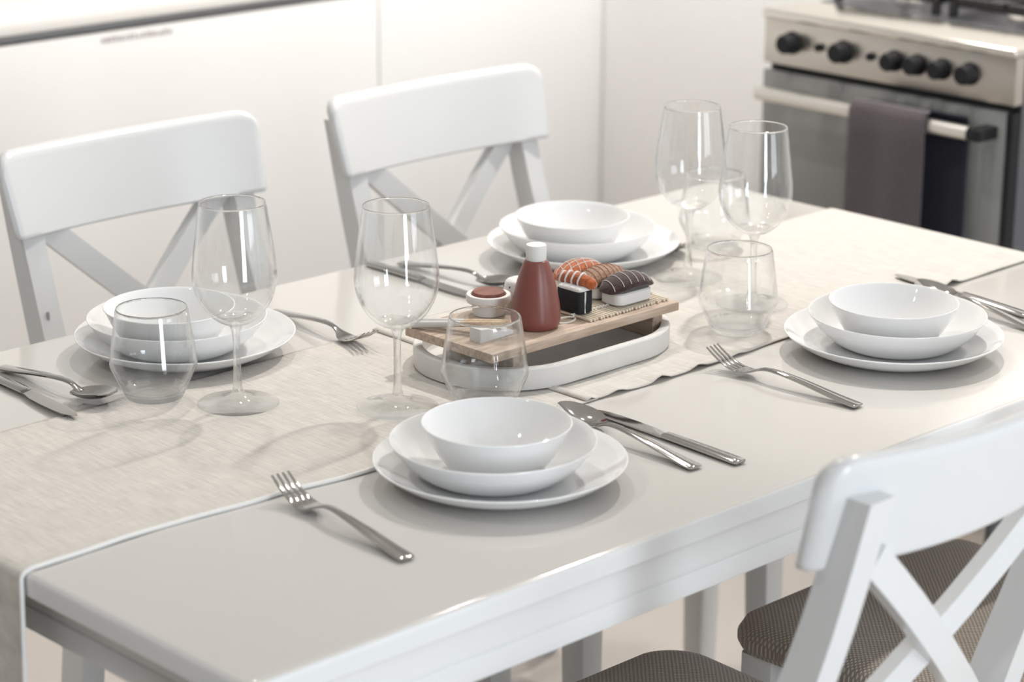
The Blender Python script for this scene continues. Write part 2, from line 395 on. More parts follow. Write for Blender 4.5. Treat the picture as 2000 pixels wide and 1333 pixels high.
# towel over the oven handle
def towel_sheet(y0, y1, side, zb, shift=0):
    rings = []
    zs = [.7925, .788, .775, .74, .70, .65, .60, .55, .50, zb]
    nY = 26
    grid = []
    for k, z in enumerate(zs):
        row = []
        for i in range(nY + 1):
            t = i / nY; y = y1 + (y0 - y1) * t + shift * k / len(zs)
            x = SX - .036 + side * (.006 + .0125 * min(1, k / 1.5)) + .003 * math.sin(t * 9 + side) * min(1, k / 4)
            if k == 0: x = SX - .036 + side * .003
            row.append((x, y, z - (.006 if k == 0 else 0) + (.0045 if k == 0 else 0)))
        grid.append(row)
    return grid
def sheet(grid, th, m, name, parent=None, center=(0, 0, 0)):
    bm = new_bm(); vs = [[bm.verts.new(Vector(p) - Vector(center)) for p in row] for row in grid]
    for a, b in zip(vs, vs[1:]):
        for i in range(len(a) - 1): bm.faces.new((a[i], a[i + 1], b[i + 1], b[i]))
    o = obj(name, bm, m, parent, 60)
    md = o.modifiers.new('thick', 'SOLIDIFY'); md.thickness = th; md.offset = 0
    return o
bm = new_bm(); sbox(bm, (SX + .125, SY0 + .02, .902), (SX + .54, SY1 - .02, .9042), .001, 1); obj('hob_well', bm, MT['side'], hob)['label'] = 'darker recessed hob plate'
tc_ = (SX - .036, .92, .78)
tw = sheet(towel_sheet(.850, .997, -1, .36), .004, MT['towel'], 'kitchen_towel', None, tc_); tw.location = tc_
tag(tw, 'grey mauve kitchen towel draped over the oven handle', 'towel')
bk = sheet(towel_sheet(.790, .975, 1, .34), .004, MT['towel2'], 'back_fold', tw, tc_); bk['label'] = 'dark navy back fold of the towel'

# ------------------------------------------------------------------ dining table
TZ = .750; TL, TW = 1.540, .887
tb = empty('dining_table', (TL / 2, TW / 2, 0)); tag(tb, 'long white lacquered dining table laid for four', 'table')
def T(v): return Vector((v[0] - TL / 2, v[1] - TW / 2, v[2]))
bm = new_bm()
rings = [rrect(0, 0, TL / 2 - i, TW / 2 - i, max(.004, .010 - i * .3), z, 4) for i, z in ((.002, .727), (.0, .729), (0, .7450), (.0006, .7472), (.0020, .7488), (.0042, .7497), (.0060, .7500))]
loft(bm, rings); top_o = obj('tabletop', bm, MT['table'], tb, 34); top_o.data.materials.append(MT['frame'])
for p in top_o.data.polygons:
    if abs(p.normal.z) < .9: p.material_index = 1   # edge of the same lacquer, window light painted as a lighter colour
for lo, hi in (((.012, .012), (TL - .012, .034)), ((.012, TW - .034), (TL - .012, TW - .012)), ((.034, .034), (.056, TW - .034)), ((TL - .034, .034), (TL - .012, TW - .034))):
    bm = new_bm(); box(bm, (*T((*lo, .6935)),), (*T((*hi, .727)),), .001, 1)
    box(bm, T((lo[0] + .0, lo[1] + .0, .668)), T((hi[0], hi[1], .6920)), .002, 2)
    box(bm, T((lo[0] + .0015, lo[1] + .0015, .69)), T((hi[0] - .0015, hi[1] - .0015, .695)))
    obj('apron', bm, MT['frame'], tb, 30)
for x in (.042, TL - .042):
    for y in (.042, TW - .042):
        bm = new_bm()
        loft(bm, [rrect(x - TL / 2, y - TW / 2, h, h, .006, z, 3) for h, z in ((.019, .012), (.024, .40), (.029, .727))])
        lg = obj('leg', bm, MT['frame'], tb)
        bm = new_bm(); loft(bm, [rrect(x - TL / 2, y - TW / 2, .019, .019, .006, z, 3) for z in (0, .012)]); obj('leg_foot', bm, MT['foot'], lg)

# ------------------------------------------------------------------ runners
def edge_y(x, xs, ys):
    if x <= xs[0]: return ys[0]
    for a, b, c, d in zip(xs, xs[1:], ys, ys[1:]):
        if x <= b: t = (x - a) / (b - a); t = t * t * (3 - 2 * t); return c + (d - c) * t
    return ys[-1]
FX = [-.1, 0, .14, .276, .382, .55, .69, .79, .882, 1.024, 1.334, 1.54]; FY = [.318, .317, .321, .313, .303, .302, .305, .3005, .302, .309, .314, .317]
KX = [0, .26, .43, .68, 1.0, 1.54]; KY = [.643, .645, .650, .652, .656, .660]
def runner(name, x0, x1, drape_left, drape_right, z_off, label, hem_white):
    # stations along the run: (x, z, hanging amount)
    stt = []
    if drape_left:
        for k in range(16, 0, -1): d = k / 16 * .36; stt.append((-.0045 - .012 * (1 - math.exp(-d * 9)) * (d / .36), TZ - .008 - d, d, 0))
        for a in (75, 50, 25): aa = math.radians(a); stt.append((.0035 - .008 * math.sin(aa), TZ - .0070 + .008 * math.cos(aa), 0, 0))
    n = int((x1 - x0) / .0075)
    for k in range(n + 1):
        x = x0 + (x1 - x0) * k / n
        if drape_left and x < .004: continue
        if drape_right and x > TL - .004: continue
        stt.append((x, TZ + .0009, 0, 1))
    if drape_right:
        for a in (25, 50, 75): aa = math.radians(a); stt.append((TL - .0035 + .008 * math.sin(aa), TZ - .0065 + .008 * math.cos(aa), 0, 0))
        for k in range(1, 11): d = k / 10 * .2; stt.append((TL + .0045, TZ - .008 - d, d, 0))
    nV = 56
    grid = []
    rr = random.Random(11 if drape_left else 5)
    puck = [(.735, .0035), (.80, .006), (.862, .0045), (.93, .002), (1.345, .006)]
    for (x, z, hang, flat) in stt:
        ya = edge_y(x, FX, FY); yb = edge_y(x, KX, KY); row = []
        for j in range(nV + 1):
            t = j / nV; y = ya + (yb - ya) * t
            zz = z; xx = x
            if flat:
                zz += z_off * min(1, max(0, (x1 - x) / .02)) if (drape_left) else z_off
                zz += .0004 * (1 + math.sin(x * 23 + t * 4) * math.sin(t * 7 + x * 9)) + .00025 * (1 + math.sin(x * 71 + 2 * math.sin(t * 5)))
                for px, ph in puck:
                    if not drape_left: zz += ph * math.exp(-((x - px) / .011) ** 2) * math.exp(-t / .04)
                if not drape_left:   # turned start of the right runner
                    zz += .0035 * math.exp(-((x - x0 - .006) / .006) ** 2) * (1 - .5 * math.sin(t * PI))
                zz += .0003 * math.exp(-(t / .012) ** 2)
            else:
                xx += (.004 * math.sin(t * 11) + .003 * math.sin(t * 23 + 1)) * hang / .36 * (1 if drape_left else 0)
                xx -= .004 * hang / .36 if drape_left else 0
            row.append((xx, y, zz))
        grid.append(row)
    cx = (x0 + x1) / 2; cen = (cx, .48, TZ)
    o = sheet(grid, .0011, MT['linen'], name, None, cen); o.location = cen
    tag(o, label, 'table runner')
    # stitched hems
    for (j, hm) in ((0, True),) if hem_white else ():
        path = [Vector(r[j]) - Vector(cen) + Vector((0, 0, .0006)) for r in grid if r[j][0] < .56]
        bm = new_bm(); tube(bm, path, [.0022 if hm else .0012] * len(path), 6)
        h = obj('hem', bm, MT['hem'] if hm else MT['linen'], o)
        if hm: h['label'] = 'white overlocked hem'
    return o
runner('table_runner', 0.0, .705, True, False, 0.0, 'beige linen table runner with white hem hanging over the left table end', True)
runner('table_runner', .688, TL, False, True, .0005, 'beige linen table runner under the right tumbler, reaching the far table end', False)
CL = TZ + .0030   # cloth level

# ------------------------------------------------------------------ chairs
def make_chair():
    root = empty('dining_chair', (0, 0, 0))
    # upholstered seat
    bm = new_bm()
    def seat_ring(s, z, hy=0):
        pts = []
        for p in rrect(0, .005, .205 * s + hy, .208 * s + hy, min(.045, .19 * s), z, 8):
            t = (p.y + .2) / .4
            pts.append(Vector((p.x * (.93 + .09 * max(0, min(1, t))), p.y + .018 * (1 - (p.x / .2) ** 2) * (1 if p.y > 0.1 else 0) * max(0, (p.y - .1) / .1), z)))
        return pts
    loft(bm, [seat_ring(.93, .428), seat_ring(.985, .430), seat_ring(1.0, .438), seat_ring(1.0, .446), seat_ring(.975, .457), seat_ring(.90, .464), seat_ring(.75, .468), seat_ring(.45, .470), seat_ring(.15, .4705)])
    obj('seat_cushion', bm, MT['seat'], root, 60)
    # seat rails
    for lo, hi in (((-.165, .160, .365), (.165, .183, .428)), ((-.15, -.195, .365), (.15, -.175, .428)), ((-.180, -.17, .365), (-.160, .15, .428)), ((.160, -.17, .365), (.180, .15, .428))):
        bm = new_bm(); box(bm, lo, hi, .002, 1); obj('seat_rail', bm, MT['chair'], root)
    for s in (-1, 1):
        bm = new_bm(); loft(bm, [rrect(s * x, y, h, h * 1.12, .004, z, 2) for x, y, h, z in ((.183, .178, .014, .008), (.182, .174, .018, .2), (.180, .170, .0205, .428))])
        lg = obj('front_leg', bm, MT['chair'], root)
        bm = new_bm(); loft(bm, [rrect(s * .183, .178, .013, .015, .004, z, 2) for z in (0, .008)]); obj('leg_foot', bm, MT['foot'], lg)
    cur = [(p.y, p.z) for p in spl([(0, -.262, 0), (0, -.225, .18), (0, -.196, .40), (0, -.203, .48), (0, -.238, .60), (0, -.287, .75), (0, -.322, .877)], 4)]
    for s in (-1, 1):
        bm = new_bm(); rings = []
        for k, (y, z) in enumerate(cur):
            d = .0225 if z < .5 else .0225 - .007 * (z - .5) / .38
            w = .0135 + (.004 if z < .5 else .002)
            x = s * (.170 - .006 * (z > .44) * min(1, (z - .44) / .3))
            rings.append([Vector((x + a, y + b, z)) for a, b in ((-w, -d), (w, -d), (w, d), (-w, d))])
        loft(bm, rings)
        b2 = bm
        obj('back_post', b2, MT['chair'], root, 30)
    # curved top rail
    def yc(z): 
        for (y0, z0), (y1, z1) in zip(cur, cur[1:]):
            if z0 <= z <= z1: return y0 + (y1 - y0) * (z - z0) / (z1 - z0)
        (y0, z0), (y1, z1) = cur[-2], cur[-1]
        return y1 + (y1 - y0) / (z1 - z0) * (z - z1)
    bm = new_bm(); H = .203; zt, zb = .913, .806; NX = 48; th = .021
    rings = []
    for i in range(NX + 1):
        e = -1 + 2 * i / NX; x = H * (.75 * math.sin(e * PI / 2) + .25 * e)
        # corner rounding of top and bottom
        def inset(r):
            dx = H - abs(x)
            return r - math.sqrt(max(0, r * r - (r - dx) ** 2)) if dx < r else 0
        dip = .005 * (1 - (x / H) ** 2)
        top = zt - inset(.030) - dip; bot = zb + inset(.006) - dip
        bow = -.034 * (1 - (x / H) ** 2) + .006
        ed = .0075 * (max(0, 1 - (H - abs(x)) / .010)) ** 2
        t2 = th / 2 - ed
        ring = []
        prof_r = ((bot, .45), (bot + .0015, .82), (bot + .004, 1), (bot + .008, 1), ((top + bot) / 2, 1), (top - .012, 1), (top - .007, 1), (top - .0025, .8), (top, .35))
        for (z, s, r) in [(z, 1, r) for z, r in prof_r] + [(z, -1, r) for z, r in reversed(prof_r)]:
            ring.append(Vector((x * (1 - .045 * (zt - z) / (zt - zb)), yc(z) + .020 + bow + s * t2 * r, z)))
        rings.append(ring)
    loft(bm, rings); obj('top_rail', bm, MT['chair'], root, 40)
    # cross slats
    for s in (-1, 1):
        bm = new_bm(); rings = []
        for k in range(9):
            t = k / 8; z = .812 - t * (.812 - .545); x = s * (.140 - .290 * t)
            L = math.hypot(.29, .267); n_x, n_z = -.267 / L, .29 * s / L
            y = yc(z) + .004 * s - .016 * (1 - (x / .15) ** 2) * .6
            w = .0155; d = .0075
            rings.append([Vector((x + a * w * n_x, y + b * d, z + a * w * n_z)) for a, b in ((-1, -1), (1, -1), (1, 1), (-1, 1))])
        loft(bm, rings); obj('cross_slat', bm, MT['chair'], root, 30)
    bm = new_bm(); box(bm, (-.155, yc(.545) - .009, .525), (.155, yc(.545) + .009, .560), .002, 1); obj('lower_rail', bm, MT['chair'], root)
    return root
ch = make_chair()
CH = [((.586, .050), 0, 'white cross-back dining chair closest to the camera, back rail at lower right'),
      ((1.075, .045), 0, 'white chair whose brown seat shows through the nearest chair back'),
      ((.693, .822), PI, 'white cross-back chair at the left behind the table'),
      ((1.201, .802), PI, 'white cross-back chair behind the table, beyond the farthest plates')]
for i, ((x, y), rz, lab) in enumerate(CH):
    o = ch if i == 0 else copy_tree(ch)
    o.location = (x, y, 0); o.rotation_euler = (0, 0, rz)
    tag(o, lab, 'chair', 'white cross-back chairs around the table')
    if i == 2:
        bm = new_bm(); box(bm, (.1665, -.2560, .700), (.1705, -.2536, .716), .0008, 1); obj('paint_chip', bm, MT['mark'], o)['label'] = 'small dark chip in the paint'

# ------------------------------------------------------------------ plates and bowls
def dish_mesh(name, outer, inner):
    prof = [(0, outer[0][1])] + outer[0:0] + spl(outer, 4) + spl(inner, 4)
    prof[-1] = (0, prof[-1][1])
    bm = new_bm(); lathe(bm, prof, 96)
    bmesh.ops.recalc_face_normals(bm, faces=bm.faces[:])
    me = bpy.data.meshes.new(name); bm.to_mesh(me); bm.free()
    for p in me.polygons: p.use_smooth = True
    me.materials.append(MT['opal'])
    return me
R = .1235
PLATE = dish_mesh('dinner_plate', [(.070, .0004), (.078, .0010), (.090, .0045), (.108, .0125), (.1205, .0215), (.1232, .0238)], [(.1235, .0246), (.1228, .0252), (.1205, .0242), (.107, .0160), (.090, .0085), (.078, .0056), (.066, .0046), (.03, .0042), (0, .0042)])
DEEP = dish_mesh('deep_plate', [(.052, .0004), (.060, .0016), (.072, .0075), (.086, .0190), (.0965, .0325), (.0998, .0375)], [(.1006, .0388), (.1000, .0396), (.0975, .0375), (.085, .0225), (.072, .0118), (.060, .0064), (.050, .0050), (.02, .0046), (0, .0046)])
BOWL = dish_mesh('bowl', [(.034, .0004), (.040, .0016), (.050, .010), (.061, .026), (.0695, .043), (.0722, .0488)], [(.0731, .0500), (.0726, .0508), (.0705, .0488), (.060, .0295), (.049, .0142), (.040, .0065), (.032, .0050), (.012, .0046), (0, .0046)])
SETS = [('nearest place setting', (.4616, .1995), (.4575, .2050), (.4616, .2045), 0),
        ('left rear setting before the left chair', (.4845, .7362), (.4783, .7422), (.4630, .7352), CL - TZ),
        ('right setting by the right fork', (1.0729, .1973), (1.0835, .2010), (1.0742, .2000), 0),
        ('farthest setting behind the board', (1.0987, .7148), (1.0945, .7210), (1.0815, .7180), CL - TZ)]
for nm, p, d, b, dz in SETS:
    z0 = TZ + .0003 + (.0010 if dz else 0)
    for (me, nme, (x, y), z, lab, grp, cat) in ((PLATE, 'dinner_plate', p, z0, 'large shallow white plate under the stack, ', 'white dinner plates', 'plate'),
                                     (DEEP, 'deep_plate', d, z0 + .0042, 'white deep plate between plate and bowl, ', 'white deep plates', 'plate'),
                                     (BOWL, 'bowl', b, z0 + .0088, 'small white bowl on top of the stack, ', 'white bowls', 'bowl')):
        o = bpy.data.objects.new(nme, me); COL.objects.link(o); o.location = (x, y, z)
        tag(o, lab + nm, cat, grp)

# ------------------------------------------------------------------ glasses
def glass_mesh(name, prof, m, seg=72, zthick=0, zlow=-1):
    bm = new_bm(); lathe(bm, prof, seg)
    bmesh.ops.recalc_face_normals(bm, faces=bm.faces[:])
    me = bpy.data.meshes.new(name); bm.to_mesh(me); bm.free()
    for p in me.polygons: p.use_smooth = True
    me.materials.append(m); me.materials.append(MT['thick'])
    me.materials.append(MT['rim'])
    zmax = max(v.co.z for v in me.vertices)
    for p in me.polygons:
        if p.center.z > zmax - .0018: p.material_index = 2
        if zlow < p.center.z < zthick: p.material_index = 1
    return me
w_out = spl([(.0412, .0002), (.0425, .0009), (.0420, .0018), (.031, .0034), (.018, .0062), (.0085, .0110), (.0052, .0180), (.0043, .030), (.0039, .045), (.0038, .060), (.0041, .073), (.0053, .0815), (.0085, .0870), (.018, .0915), (.0285, .1000), (.0368, .1120), (.0420, .1250), (.0441, .1380), (.0434, .1530), (.0412, .1720), (.0380, .1950), (.0350, .2165)], 4)
w_in = spl([(.0347, .2177), (.0342, .2166), (.0371, .1950), (.0402, .1720), (.0424, .1530), (.0430, .1385), (.0408, .1262), (.0355, .1140), (.027, .1030), (.0165, .0955), (.007, .0925), (0, .0918)], 4)
WINE = glass_mesh('wine_glass', [(0, .0002)] + w_out + w_in[:-1] + [(0, .0918)], MT['glass'], 72, .0955, .0045)
t_out = spl([(.0270, .0002), (.0298, .0012), (.0318, .0045), (.0385, .0190), (.0455, .0340)], 4)[:-1] + spl([(.0455, .0340), (.0463, .0372), (.0461, .0412), (.0430, .0650), (.0382, .0965)], 4)
t_in = spl([(.0376, .0974), (.0370, .0964), (.0417, .0650), (.0443, .0455), (.0448, .0390), (.0435, .0345), (.0365, .0205), (.0305, .0105), (.0270, .0078), (.0225, .0070), (0, .0066)], 4)
TUMB = glass_mesh('tumbler', [(0, .0010), (.020, .0010)] + t_out + t_in[:-1] + [(0, .0066)], MT['glass'], 72, .0105)
def on(x, y):   # top level of whatever lies on the table at x, y
    return CL
WG = [((.4125, .5475), 'tall clear wine glass in front of the left chair, beside the left tumbler'),
      ((.5275, .4245), 'tall clear wine glass left of the wooden board, behind the nearest plates'),
      ((1.121, .554), 'tall clear wine glass farthest back, right of the farthest plates'),
      ((1.091, .4225), 'tall clear wine glass behind the right tumbler, against the oven')]
for (x, y), lab in WG:
    o = bpy.data.objects.new('wine_glass', WINE); COL.objects.link(o); o.location = (x, y, CL + .0004); tag(o, lab, 'wine glass', 'clear wine glasses')
TG = [((.3625, .6265), 'low clear tumbler at the left, in front of the left plates'),
      ((.5985, .3670), 'low clear tumbler in front of the wooden board, behind the nearest bowl'),
      ((.9970, .3640), 'low clear tumbler right of the wooden board, above the right fork'),
      ((1.2550, .6300), 'low clear tumbler hidden behind the two right wine glasses')]
for (x, y), lab in TG:
    o = bpy.data.objects.new('tumbler', TUMB); COL.objects.link(o); o.location = (x, y, CL + .0004); tag(o, lab, 'tumbler', 'clear tumblers')

# ------------------------------------------------------------------ cutlery  (local +X runs from handle end to tip, origin at handle end)
def bar(bm, st, n=4):
    """stations (x, z centre, half width, half thickness)"""
    rings = []
    st = [Vector(s[:3]).to_4d() * 1 if False else s for s in st]
    for (x, z, w, h) in st:
        rings.append([Vector((x, y * w, z + q * h)) for y, q in ((-1, -.35), (-.7, -1), (.7, -1), (1, -.35), (1, .35), (.7, 1), (-.7, 1), (-1, .35))])
    loft(bm, rings)
def lerp_st(st, n):
    out = []
    P = [tuple(s) for s in st]
    for i in range(len(P) - 1):
        p0 = P[max(i - 1, 0)]; p1 = P[i]; p2 = P[i + 1]; p3 = P[min(i + 2, len(P) - 1)]
        for k in range(n):
            t = k / n
            out.append(tuple(.5 * ((2 * b) + (c - a) * t + (2 * a - 5 * b + 4 * c - d) * t * t + (3 * b - a - 3 * c + d) * t ** 3) for a, b, c, d in zip(p0, p1, p2, p3)))
    out.append(P[-1]); return out
HND = [(0, .0030, .0082, .0012), (.004, .0031, .0086, .0017), (.03, .0052, .0077, .0019), (.07, .0098, .0060, .0019), (.105, .0125, .0042, .0018), (.125, .0118, .0034, .0016)]
def make_fork():
    root = empty('fork', (0, 0, 0))
    bm = new_bm(); bar(bm, lerp_st(HND + [(.137, .0080, .0048, .0013), (.146, .0046, .0095, .0011), (.153, .0034, .0118, .0010), (.160, .0034, .0122, .0010)], 4)); obj('handle', bm, MT['steel'], root, 50)
    for k in range(4):
        y = (-1.5 + k) * .0063; bm = new_bm(); rings = []
        for t in range(9):
            s = t / 8; x = .1585 + .0425 * s; z = .0034 + .0005 * s + .0165 * s ** 1.7; w = .0024 - .0011 * s ** 2; h = .0010 - .0003 * s
            yy = y * (1 - .03 * s)
            rings.append([Vector((x, yy + a * w, z + b * h)) for a, b in ((-1, -.5), (-.5, -1), (.5, -1), (1, -.5), (1, .5), (.5, 1), (-.5, 1), (-1, .5))])
        loft(bm, rings); obj('tine', bm, MT['steel'], root, 50)
    return root
def make_spoon():
    root = empty('spoon', (0, 0, 0))
    bm = new_bm(); bar(bm, lerp_st(HND + [(.135, .0086, .0040, .0014), (.143, .0048, .0060, .0011)], 4)); obj('handle', bm, MT['steel'], root, 50)
    # bowl: top surface and underside
    bm = new_bm(); NU, NVv = 20, 24; L = .0625
    def P(u, v, off):   # u 0..1 radial, v angle
        a = 2 * PI * v / NVv; cx = .1365 + L / 2
        wd = .0212 * (1 + .14 * -math.cos(a))
        x = cx + u * L / 2 * math.cos(a); y = u * wd * math.sin(a)
        tilt = .0070 + (x - .1365) / L * .0085
        depth = .0078 * (1 - u * u)
        return Vector((x, y, max(.0012 + off * 0, tilt - depth) + off))
    top = [[bm.verts.new(P(u / 8, v, .0006)) for v in range(NVv)] for u in range(1, 9)]
    bot = [[bm.verts.new(P(u / 8, v, -.0006)) for v in range(NVv)] for u in range(1, 9)]
    ct, cb = bm.verts.new(P(0, 0, .0006)), bm.verts.new(P(0, 0, -.0006))
    for rows, c in ((top, ct), (bot, cb)):
        for v in range(NVv):
            w2 = (v + 1) % NVv; bm.faces.new((c, rows[0][v], rows[0][w2]))
            for a, b in zip(rows, rows[1:]): bm.faces.new((a[v], b[v], b[w2], a[w2]))
    for v in range(NVv):
        w2 = (v + 1) % NVv; bm.faces.new((top[-1][v], bot[-1][v], bot[-1][w2], top[-1][w2]))
    obj('spoon_bowl', bm, MT['steel'], root, 50)
    return root
def make_knife():
    root = empty('knife', (0, 0, 0))
    bm = new_bm(); bar(bm, lerp_st([(0, .0030, .0072, .0016), (.004, .0031, .0080, .0024), (.05, .0036, .0076, .0027), (.095, .0038, .0070, .0027), (.103, .0036, .0066, .0022)], 4)); obj('handle', bm, MT['steel'], root, 50)
    bm = new_bm(); rings = []
    for x, y0, y1, h in ((.102, -.0062, .0062, .0014), (.112, -.0068, .0062, .0011), (.125, -.0095, .0062, .0009), (.150, -.0105, .0062, .0008), (.175, -.0105, .0060, .0007), (.192, -.0092, .0052, .0006), (.203, -.0062, .0035, .0005), (.2095, -.0022, .0005, .0004)):
        z = .0032
        rings.append([Vector((x, y0, z - h * .25)), Vector((x, y0 * .3 + y1 * .7, z - h)), Vector((x, y1, z - h)), Vector((x, y1, z + h)), Vector((x, y0 * .3 + y1 * .7, z + h)), Vector((x, y0, z + h * .25))])
    loft(bm, rings); obj('blade', bm, MT['steel'], root, 25)
    return root
fk, sp, kn = make_fork(), make_spoon(), make_knife()
def setdown(proto, first, end, ang, lab, cat, grp, lift=0.0):
    o = proto if first else copy_tree(proto)
    o.location = (end[0], end[1], TZ + .0002 + lift); o.rotation_euler = (0, 0, math.radians(ang)); tag(o, lab, cat, grp)
    return o
for i, (e, a, lab, lf) in enumerate([((.261, .108), 85.2, 'steel fork left of the nearest plates, tines on the hem', .003), ((.887, .099), 91.9, 'steel fork below the right tumbler, left of the right plates', .003),
                                 ((.654, .794), -95, 'steel fork right of the left rear plates, tines toward the board', .003), ((1.262, .800), -112, 'steel fork half hidden behind the farthest plates and glass', .003)]):
    f_ = setdown(fk, i == 0, e, a, lab, 'fork', 'steel forks', 0)
    f_.rotation_euler[1] = math.radians(-1.2)
for i, (e, a, lab) in enumerate([((.622, .090), 87, 'steel spoon tucked beside the nearest plates'), ((1.254, .125), 82, 'steel spoon handle between the right plates and right knife'),
                                 ((.2995, .825), -87, 'steel spoon at the left edge, beside the left knife'), ((.906, .850), -85.9, 'steel spoon behind the red bottle, bowl near its cap')]):
    s_ = setdown(sp, i == 0, e, a, lab, 'spoon', 'steel spoons')
    s_.rotation_euler[1] = math.radians(-1.0)
for i, (e, a, lab, t) in enumerate([((.665, .071), 88.5, 'steel knife right of the nearest plates, blade to the runner', 0), ((1.297, .172), 85.1, 'steel knife beyond the right plates at the frame edge', -.9),
                                 ((.277, .832), -94.1, 'steel knife at the left frame edge, tip on the runner', -.9), ((.875, .875), -90.8, 'steel knife lying behind the sauce dish', 0)]):
    k_ = setdown(kn, i == 0, e, a, lab, 'knife', 'steel knives')
    k_.rotation_euler[1] = math.radians(t)

# ------------------------------------------------------------------ stone tray and oak board
tr = new_bm(); cx, cy, hx, hy = .775, .459, .160, .101
rings = [rrect(0, 0, hx + a, hy + a, .098 + a, z, 14) for a, z in ((-.006, 0), (-.001, .001), (0, .004), (0, .0235), (-.0015, .0252), (-.0085, .0252), (-.0105, .0240), (-.0115, .0085), (-.014, .0065))]
loft(tr, rings); o = obj('stone_tray', tr, MT['stone'], None, 40, loc=(cx, cy, CL)); tag(o, 'off-white stone tray with rounded ends on the beige runner', 'tray')
BZ = CL + .0065       # tray floor
B0, B1, Bt = (.622, .381), (.915, .520), .801
bd = empty('serving_board', (.7685, .4505, BZ)); tag(bd, 'pale oak serving board on two feet, standing in the tray', 'board')
def Bv(v): return Vector(v) - Vector((.7685, .4505, BZ))
bm = new_bm(); box(bm, Bv((*B0, Bt - .0105)), Bv((*B1, Bt)), .0015, 2); obj('plank', bm, MT['oak'], bd)
for x0, x1 in ((.668, .684), (.888, .904)):
    bm = new_bm(); box(bm, Bv((x0, .396, BZ)), Bv((x1, .505, Bt - .0105)), .001, 1); obj('foot', bm, MT['oakend'], bd)

# bamboo mat
mt = empty('bamboo_mat', (.845, .452, Bt)); tag(mt, 'small bamboo sushi mat on the right half of the board', 'mat')
sl = new_bm(); tube(sl, [(0, -.060, .0022), (0, .060, .0022)], .00175, 8); slat0 = obj('slat', sl, MT['bamboo'], mt)
NS = 25
for i in range(NS):
    s = slat0 if i == 0 else slat0.copy()
    if i: COL.objects.link(s)
    s.location = (-.062 + i * .00515, random.uniform(-.0012, .0012), 0)
for y in (-.035, .035):
    bm = new_bm(); tube(bm, [(-.068 + k * .0013, y, .0046 + .0008 * math.cos(k * .0013 / .00515 * 2 * PI)) for k in range(103)], .0009, 5); th = obj('stitch_thread', bm, MT['thread'], mt); th['label'] = 'white cotton stitching thread'
bm = new_bm(); pts = []
for k in range(19):
    a = k / 18 * 2 * PI; pts.append((-.080 + .014 * math.cos(a), -.040 + .0065 * math.sin(a) + .002, .0016 + .001 * math.sin(a)))
tube(bm, pts, .0010, 6, False); tube(bm, [(-.067, -.036, .0022), (-.060, -.035, .0040)], .0009, 5); obj('tie_loop', bm, MT['thread'], mt)['label'] = 'white tie loop of cord'
MZ = Bt + .0048

# bottle
bt = empty('sauce_bottle', (.7285, .4240, Bt)); tag(bt, 'terracotta toy sauce bottle with white cap on the board', 'bottle')
bm = new_bm(); lathe(bm, [(0, 0), (.0225, 0)] + spl([(.0245, .0010), (.0268, .0060), (.0274, .0140), (.0262, .0270), (.0222, .0470), (.0172, .0640), (.0136, .0735), (.0128, .0750)], 4) + [(.0118, .0757), (0, .0757)], 48); obj('bottle_body', bm, MT['terra'], bt, 50)
bm = new_bm(); lathe(bm, [(0, .0750), (.0105, .0750), (.0112, .0765), (.0114, .0915), (.0108, .0928), (0, .0928)], 32); obj('bottle_cap', bm, MT['whitewood'], bt, 35)

# sauce dish with brown disc
sd = empty('sauce_dish', (.7225, .4930, Bt)); tag(sd, 'small white round sauce dish behind the tumbler on the board', 'dish')
bm = new_bm(); lathe(bm, [(0, 0), (.0165, 0), (.0180, .0012), (.0188, .0130), (.0242, .0150), (.0252, .0165), (.0252, .0225), (.0244, .0238), (.0200, .0238), (.0194, .0225), (.0190, .0150), (0, .0145)], 40); obj('dish_body', bm, MT['whitewood'], sd, 40)
bm = new_bm(); lathe(bm, [(0, .0150), (.0182, .0150), (.0184, .0255), (.0176, .0268), (0, .0272)], 36); obj('sauce_disc', bm, MT['brownwood'], sd, 40)['label'] = 'reddish brown wooden disc'

# chopstick rest and chopsticks
rs = new_bm()
prof = [(0, 0), (.052, 0), (.052, .0035), (.042, .0065), (.026, .0090), (.012, .0140), (.0, .0150)]
rings = []
for y in (-.0085, -.0078, .0078, .0085):
    i = .0007 if abs(y) > .008 else 0
    rings.append([Vector((max(i, min(.052 - i, x)), y, max(i, z - i) if z else i * 0)) for x, z in prof])
loft(rs, rings); o = obj('chopstick_rest', rs, MT['whitewood'], None, 30, loc=(.640, .4265, Bt)); o.rotation_euler = (0, 0, math.radians(3)); tag(o, 'white wedge chopstick rest at the near corner of the board', 'chopstick rest')
def chopstick(a, b, r0, r1, lab):
    a, b = Vector(a), Vector(b); c = empty('chopstick', a); tag(c, lab, 'chopstick', 'pair of chopsticks on the board')
    d = b - a
    def seg(t0, t1, name, m):
        bm = new_bm(); rings = []
        z = d.normalized(); sx = z.cross(Vector((0, 0, 1))).normalized(); sz = sx.cross(z)
        for k in range(5):
            t = t0 + (t1 - t0) * k / 4; r = r0 + (r1 - r0) * t; p = d * t
            if k in (0, 4): r *= .9
            rings.append([p + sx * (u * r) + sz * (v * r) for u, v in ((-1, -.5), (-.5, -1), (.5, -1), (1, -.5), (1, .5), (.5, 1), (-.5, 1), (-1, .5))])
        loft(bm, rings); return obj(name, bm, m, c, 50)
    seg(0, .52, 'handle', MT['choph'])['label'] = 'pale grey painted handle'
    seg(.52, 1, 'tip', MT['chop'])
chopstick((.624, .5110, Bt + .0040), (.676, .4160, Bt + .0155), .0040, .0026, 'chopstick with grey handle, nearer of the pair on the rest')
chopstick((.636, .5150, Bt + .0040), (.683, .4190, Bt + .0150), .0040, .0026, 'chopstick with grey handle, farther of the pair on the rest')

